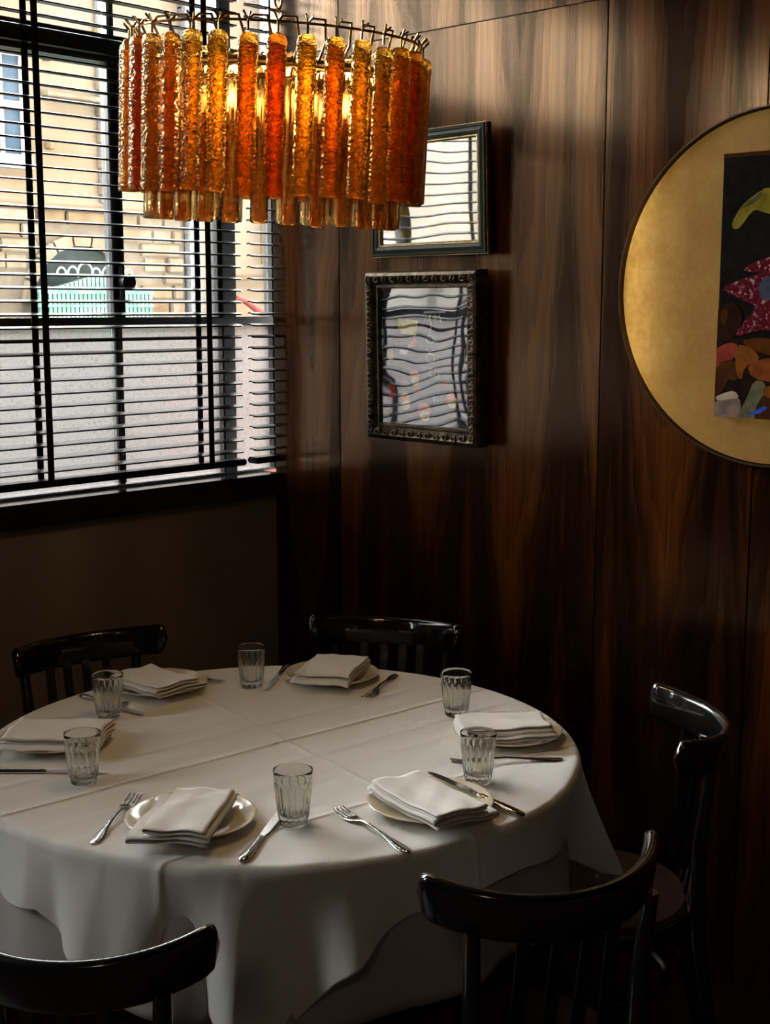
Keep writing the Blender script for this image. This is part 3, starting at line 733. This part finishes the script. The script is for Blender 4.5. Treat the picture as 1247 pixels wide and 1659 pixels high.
p_or, p_cr, p_rd, p_ye, p_wh = flat((.62,.22,.03),'orange_print'), flat((.75,.60,.24),'cream_print'), flat((.40,.05,.02),'rust_print'), flat((.70,.52,.10),'yellow_print'), flat((.70,.70,.66),'white_print')

def frame_bars(root, w_, h_, prof, mat, name='frame_side'):
    # four mitred lengths; prof = [(inset from outer edge, depth toward the room)], frame lies in local y-z with -x to the room
    cs = [(-w_/2,-h_/2), (w_/2,-h_/2), (w_/2,h_/2), (-w_/2,h_/2)]
    for k in range(4):
        a, b = cs[k], cs[(k+1) % 4]; rows = []
        for (p0) in (a, b):
            rows.append([(-d, p0[0] - math.copysign(i, p0[0]), p0[1] - math.copysign(i, p0[1])) for i, d in prof])
        n = len(prof); mb = MB(); mb.grid([list(rows[0]), list(rows[1])], True)
        mb.build(name, mat, root, ang=25)
def disc(mb, y, z, ry, rz_, x, n=14, d=.0006):
    mb.poly([(x, y+ry*cos(2*PI*k/n), z+rz_*sin(2*PI*k/n)) for k in range(n)], (-d,0,0))

# lower frame: carved antique frame
fl = empty('ornate_picture_frame', (-.006, -.639, 1.467), label='carved antique bronze frame with dark print and wavy glass, below the plain frame', cat='picture')
FW, FH, FD = .419, .458, .046
frame_bars(fl, FW, FH, [(0,0),(0,.034),(.004,.042),(.012,.046),(.026,.040),(.034,.031),(.038,.033),(.043,.033),(.046,.026),(.046,0)], m_antique)
# carved leaves along the frame
lm = MB()
def scroll(mb, s):
    mb.tube([(-.003-.002*k/8, s*.010*(1-k/9)*cos(k*.75), s*.010*(1-k/9)*sin(k*.75)) for k in range(9)], [.0034-.0002*k for k in range(9)], 6)
    for q in (-1, 1): mb.tube([(-.002, q*.006, -.011), (-.006, q*.008, -.002), (-.003, q*.003, .009)], [.0022,.003,.0015], 6)
    return mb
sm1 = scroll(MB(), 1).mesh('carved_leaf', m_antique, True, 60); sm2 = scroll(MB(), -1).mesh('carved_leaf', m_antique, True, 60)
n = 0
for k in range(13):
    y = -FW/2+.018+(FW-.036)*k/12
    for zz, rt in ((FH/2-.020, 0), (-FH/2+.020, PI)):
        put('carved_leaf', (sm1, sm2)[k % 2], fl, (-.041, y, zz), (rt, 0, 0))
for k in range(1, 15):
    z = -FH/2+.018+(FH-.036)*k/15
    for yy, rt in ((FW/2-.020, PI/2), (-FW/2+.020, -PI/2)):
        put('carved_leaf', (sm1, sm2)[k % 2], fl, (-.041, yy, z), (rt, 0, 0))
bd = MB()
for k in range(40):
    f = (k+.5)/40
    for (a, b) in ((( -FW/2+.006), None),):
        pass
MB().box((-.020,-FW/2+.044,-FH/2+.044), (-.012,FW/2-.044,FH/2-.044)).build('print_board', m_print_dark, fl, smooth=False)
OW, OH = FW-.092, FH-.092
def uv(u_, v_): return (OW/2-u_*OW, OH/2-v_*OH)     # u runs left to right as seen from the room
def patch(root, pts, mat, nm, x=-.0202):
    MB().poly([(x, *uv(*p)) for p in pts], (-.0004,0,0)).build(nm, mat, root, smooth=False)
def blob(root, uc, vc, ru, rv, mat, nm, x=-.0202):
    patch(root, [(uc+ru*cos(2*PI*k/16), vc+rv*sin(2*PI*k/16)) for k in range(16)], mat, nm, x)
patch(fl, [(.22,.215),(.43,.235),(.40,.345),(.22,.33)], p_cr, 'printed_flag'); patch(fl, [(.19,.215),(.225,.215),(.225,.30),(.19,.30)], p_ye, 'printed_flag')
patch(fl, [(.38,.35),(.44,.42),(.30,.43)], p_or, 'printed_shape')
blob(fl, .10,.49,.045,.042, p_ye, 'printed_shape'); patch(fl, [(.22,.45),(.31,.46),(.28,.485),(.20,.48)], p_wh, 'printed_shape')
patch(fl, [(.04,.74),(.10,.69),(.15,.72),(.16,.80),(.11,.84),(.07,.80)], p_rd, 'printed_shape')
for (a, b, c, d) in ((.38,.65,.055,.055), (.27,.83,.06,.06), (.49,.90,.075,.065), (.80,.80,.06,.05)):
    blob(fl, a, b, c, d, p_or, 'printed_fruit'); blob(fl, a+.01, b+.03, c*.75, d*.6, p_cr, 'printed_fruit', -.0207)
for (a, b, c, d) in ((.24,.70,.03,.02), (.73,.69,.045,.02), (.40,.74,.05,.03)): blob(fl, a, b, c, d, p_rd, 'printed_fruit')
# tall pale lettering that runs down the glass
lt = MB()
def stroke(pts, r=.0012): lt.tube([(-.0208, *uv(*p)) for p in pts], r, 5)
stroke([(.50,.175),(.74,.170)], .003); stroke([(.53,.19),(.50,.235)]); stroke([(.57,.19),(.56,.24)], .002); stroke([(.62,.19),(.63,.25)], .0022); stroke([(.67,.19),(.69,.25)]); stroke([(.58,.24),(.57,.34)], .0024)
for (a, b, c, d) in ((.565,.37,.045,.028), (.57,.505,.05,.03), (.585,.61,.04,.025)):
    stroke([(a+c*cos(k*.5), b+d*sin(k*.5)) for k in range(13)], .0014); stroke([(a+.07, b-.02), (a+.075, b+.03)], .0012)
stroke([(.53,.43),(.60,.415),(.54,.455),(.62,.445),(.55,.465)], .0014); stroke([(.54,.56),(.62,.545),(.64,.57),(.56,.585)], .0014)
stroke([(.95,.43),(.945,.55)], .0012); stroke([(.60,.78),(.61,.84)], .0008)
lt.build('lettering', p_wh, fl)
MB().box((-.0262,-FW/2+.045,-FH/2+.045), (-.0238,FW/2-.045,FH/2-.045)).build('glass', m_pane_lo, fl, smooth=False)
fl.rotation_euler = (0, R_(-1.0), R_(-3.2)); fl.location.x = -.018

# upper frame: plain dark frame with gilt lines
fu = empty('plain_picture_frame', (-.008, -.643, 1.898), label='plain dark green frame with gilt edge and bright glass behind the chandelier', cat='picture')
UW, UH = .431, .323
frame_bars(fu, UW, UH, [(0,0),(0,.022),(.003,.026),(.008,.026),(.009,.023),(.018,.026),(.026,.024),(.030,.018),(.030,0)], m_green)
frame_bars(fu, UW+.002, UH+.002, [(0,.014),(-.001,.019),(0,.0215),(.002,.0215),(.002,.014)], m_gilt, 'gilt_edge')
frame_bars(fu, UW-.056, UH-.056, [(0,.010),(0,.0225),(.003,.0225),(.007,.014),(.007,.010)], m_gilt, 'gilt_slip')
MB().box((-.010,-UW/2+.029,-UH/2+.029), (-.004,UW/2-.029,UH/2-.029)).build('print_board', m_print_pale, fu, smooth=False)
OW, OH = UW-.06, UH-.06
rp = random.Random(5)
for k in range(22): blob(fu, rp.uniform(.05,.95), rp.uniform(.62,.9), rp.uniform(.03,.05), rp.uniform(.03,.055), p_ye, 'printed_blossom', -.0102-.0001*k)
MB().box((-.0150,-UW/2+.029,-UH/2+.029), (-.0130,UW/2-.029,UH/2-.029)).build('glass', m_pane_up, fu, smooth=False)
fu.rotation_euler = (0, R_(-2.2), R_(-4.2)); fu.location.x = -.018

# ------------------------------------------------------------------ round backlit panel with painting
DC, DR = Vector((0, -1.628, 1.639)), .384
rl = empty('round_wall_light', DC, label='large round backlit parchment disc glowing on the walnut wall', cat='lamp')
def parchment():
    m = M('glowing_parchment', (.14,.075,.025), .7, spec=.1); t = NT(m); co = t.coord()
    n = t.noise(co, 9, 6, .65); n2 = t.noise(co, 55, 4, .7)
    f = t.math('ADD', t.math('MULTIPLY', n, .6), t.math('MULTIPLY', n2, .4))
    sx = t.new('ShaderNodeSeparateXYZ'); t.link(co, sx.inputs[0])
    r = t.math('SQRT', t.math('ADD', t.math('POWER', sx.outputs[1], 2), t.math('POWER', sx.outputs[2], 2)))
    c = t.ramp(f, [(.34, (.40,.185,.030)), (.5, (.58,.31,.062)), (.66, (.72,.44,.11))])
    t.link(c, t.b.inputs['Emission Color']); 
    g = t.ramp(t.math('DIVIDE', r, DR), [(.0, (.12,)*3), (.55, (.17,)*3), (.74, (.33,)*3), (.92, (.80,)*3), (.97, (.74,)*3), (1.0, (.40,)*3)])
    t.link(g, t.b.inputs['Emission Strength']); return m
DX = -.016
MB().lathe([(.0005,0),(DR,0),(DR,-.006),(.0005,-.006)], 96).build('glow_disc', parchment(), rl, loc=(DX,0,0)).rotation_euler = (0, PI/2, 0)
rl.children[0].rotation_euler = (0, -PI/2, 0)
MB().lathe([(DR+.003,.0),(DR+.006,.0),(DR+.006,.030),(DR+.003,.030),(DR+.003,0)], 128).build('rim', m_rim := M('dark_bronze_rim', (.05,.025,.012), .35, metal=.6), rl).rotation_euler = (0, -PI/2, 0)
# painting on the disc: dark still life in loose patches
pt = empty('still_life_painting', (DX-.012, -1.712, 1.644), label='dark unframed still life painting with red speckled star and yellow bloom mounted on the disc', cat='painting')
PW, PH = .408, .576
MB().box((-.010,-PW/2,-PH/2), (.008,PW/2,PH/2), bev=.001).build('canvas', flat((.012,.010,.010), 'painted_black'), pt, smooth=False)
OW, OH = PW, PH
q_ye, q_ol, q_rd, q_bl, q_or, q_br, q_pk, q_gn, q_gy = flat((0.216,0.162,0.021),'painted_yellow'), flat((0.096,0.090,0.042),'painted_olive'), M('painted_speckled_red',(.2,.02,.03),.9, spec=.01), flat((0.018,0.036,0.150),'painted_blue'), flat((0.180,0.060,0.012),'painted_orange'), flat((0.054,0.018,0.009),'painted_brown'), flat((0.216,0.144,0.120),'painted_pink'), flat((0.132,0.120,0.060),'painted_khaki'), flat((0.060,0.066,0.096),'painted_slate')
t = NT(q_rd); n = t.noise(t.coord(), 130, 2, .6); t.link(t.ramp(n, [(.50, (.085,.007,.014)), (.57, (.16,.03,.036)), (.66, (.36,.26,.26))]), t.b.inputs['Base Color'])
PX = [-.0104]
def pp(pts, mat):
    for _ in range(1):
        n_ = len(pts); q_ = []
        for i_ in range(n_):
            a_, b_ = pts[i_], pts[(i_+1) % n_]
            if (a_[0] <= 0 and b_[0] <= 0) or (a_[1] >= 1 and b_[1] >= 1): q_ += [a_, b_]; continue
            q_ += [(a_[0]*.75+b_[0]*.25, a_[1]*.75+b_[1]*.25), (a_[0]*.25+b_[0]*.75, a_[1]*.25+b_[1]*.75)]
        pts = q_
    PX[0] -= .00012; patch(pt, pts, mat, 'paint_patch', PX[0])
k = .245   # the part of the canvas inside the photograph spans u 0..k
def K(*pts): return [(a*k, b) for a, b in pts]
pp(K((.0,.0),(2,.0),(2,.02),(.0,.015)), q_br)
pp(K((.25,.26),(.45,.20),(.75,.16),(1.1,.13),(1.6,.16),(1.9,.22),(1.5,.24),(1.05,.23),(.8,.21),(.62,.24),(.5,.27),(.38,.285),(.28,.28)), q_ye)
pp(K((.42,.215),(.75,.165),(1.0,.145),(.8,.19),(.6,.20)), q_ol)
pp(K((.50,.435),(1.1,.39),(1.7,.38),(2.2,.42),(1.5,.44),(.9,.45)), q_rd)
pp(K((.02,.50),(.6,.47),(1.2,.44),(1.9,.42),(2.4,.5),(2.3,.6),(1.6,.66),(.95,.665),(.5,.69),(.42,.675),(.7,.62),(.95,.575),(.75,.56),(.35,.535)), q_rd)
pp(K((.9,.50),(1.2,.455),(1.6,.47),(1.5,.54),(1.1,.555)), q_gy)
pp(K((.0,.59),(.3,.55),(.55,.58),(.62,.63),(.42,.69),(.3,.70),(.0,.72)), flat((.028,.011,.006),'painted_umber'))
pp(K((.0,.70),(.6,.70),(1.4,.68),(2.6,.66),(3.9,.7),(3.9,1.0),(.0,1.0)), flat((.020,.010,.007),'painted_dark_brown'))
pp(K((.05,.60),(.2,.575),(.28,.61),(.12,.66)), flat((.075,.022,.006),'painted_sienna'))
pp(K((.0,.735),(.3,.71),(.55,.72),(.5,.77),(.0,.81)), q_rd if False else flat((.26,.04,.03),'painted_crimson'))
pp(K((.55,.705),(1.0,.69),(1.5,.70),(2.2,.71),(2.4,.76),(1.5,.765),(1.0,.745)), flat((.10,.030,.008),'painted_ochre_red'))
pp(K((.05,.79),(.35,.775),(.62,.80),(.55,.86),(.25,.85),(.0,.88)), flat((.07,.026,.008),'painted_brown_ochre'))
pp(K((.45,.715),(.9,.73),(1.1,.78),(.7,.80),(.65,.86),(.5,.83)), q_or)
pp(K((.75,.79),(1.4,.76),(2.0,.80),(1.6,.86),(.9,.85)), flat((.20,.05,.015),'painted_rust'))
pp(K((.0,.83),(.35,.80),(.3,.88),(.0,.93)), q_br)
pp(K((.95,.85),(1.25,.86),(1.25,.93),(1.0,1.0),(.55,1.0),(.8,.92)), q_gn)
pp(K((.0,.945),(.2,.92),(.5,.91),(.68,.94),(.6,1.0),(.0,1.0)), q_pk)
pp(K((.0,.925),(.25,.905),(.5,.895),(.62,.925),(.35,.93),(.1,.94)), flat((.5,.36,.26),'painted_peach'))
pp(K((1.2,.90),(1.7,.89),(2.2,.93),(2.2,1.0),(1.0,1.0),(1.0,.96)), q_br)
pp(K((.75,.985),(1.05,.965),(1.25,.945),(1.3,.96),(1.05,.985)), flat((.03,.09,.42),'painted_cobalt'))
pp(K((1.15,.88),(1.4,.87),(1.5,.91),(1.25,.92)), q_or)
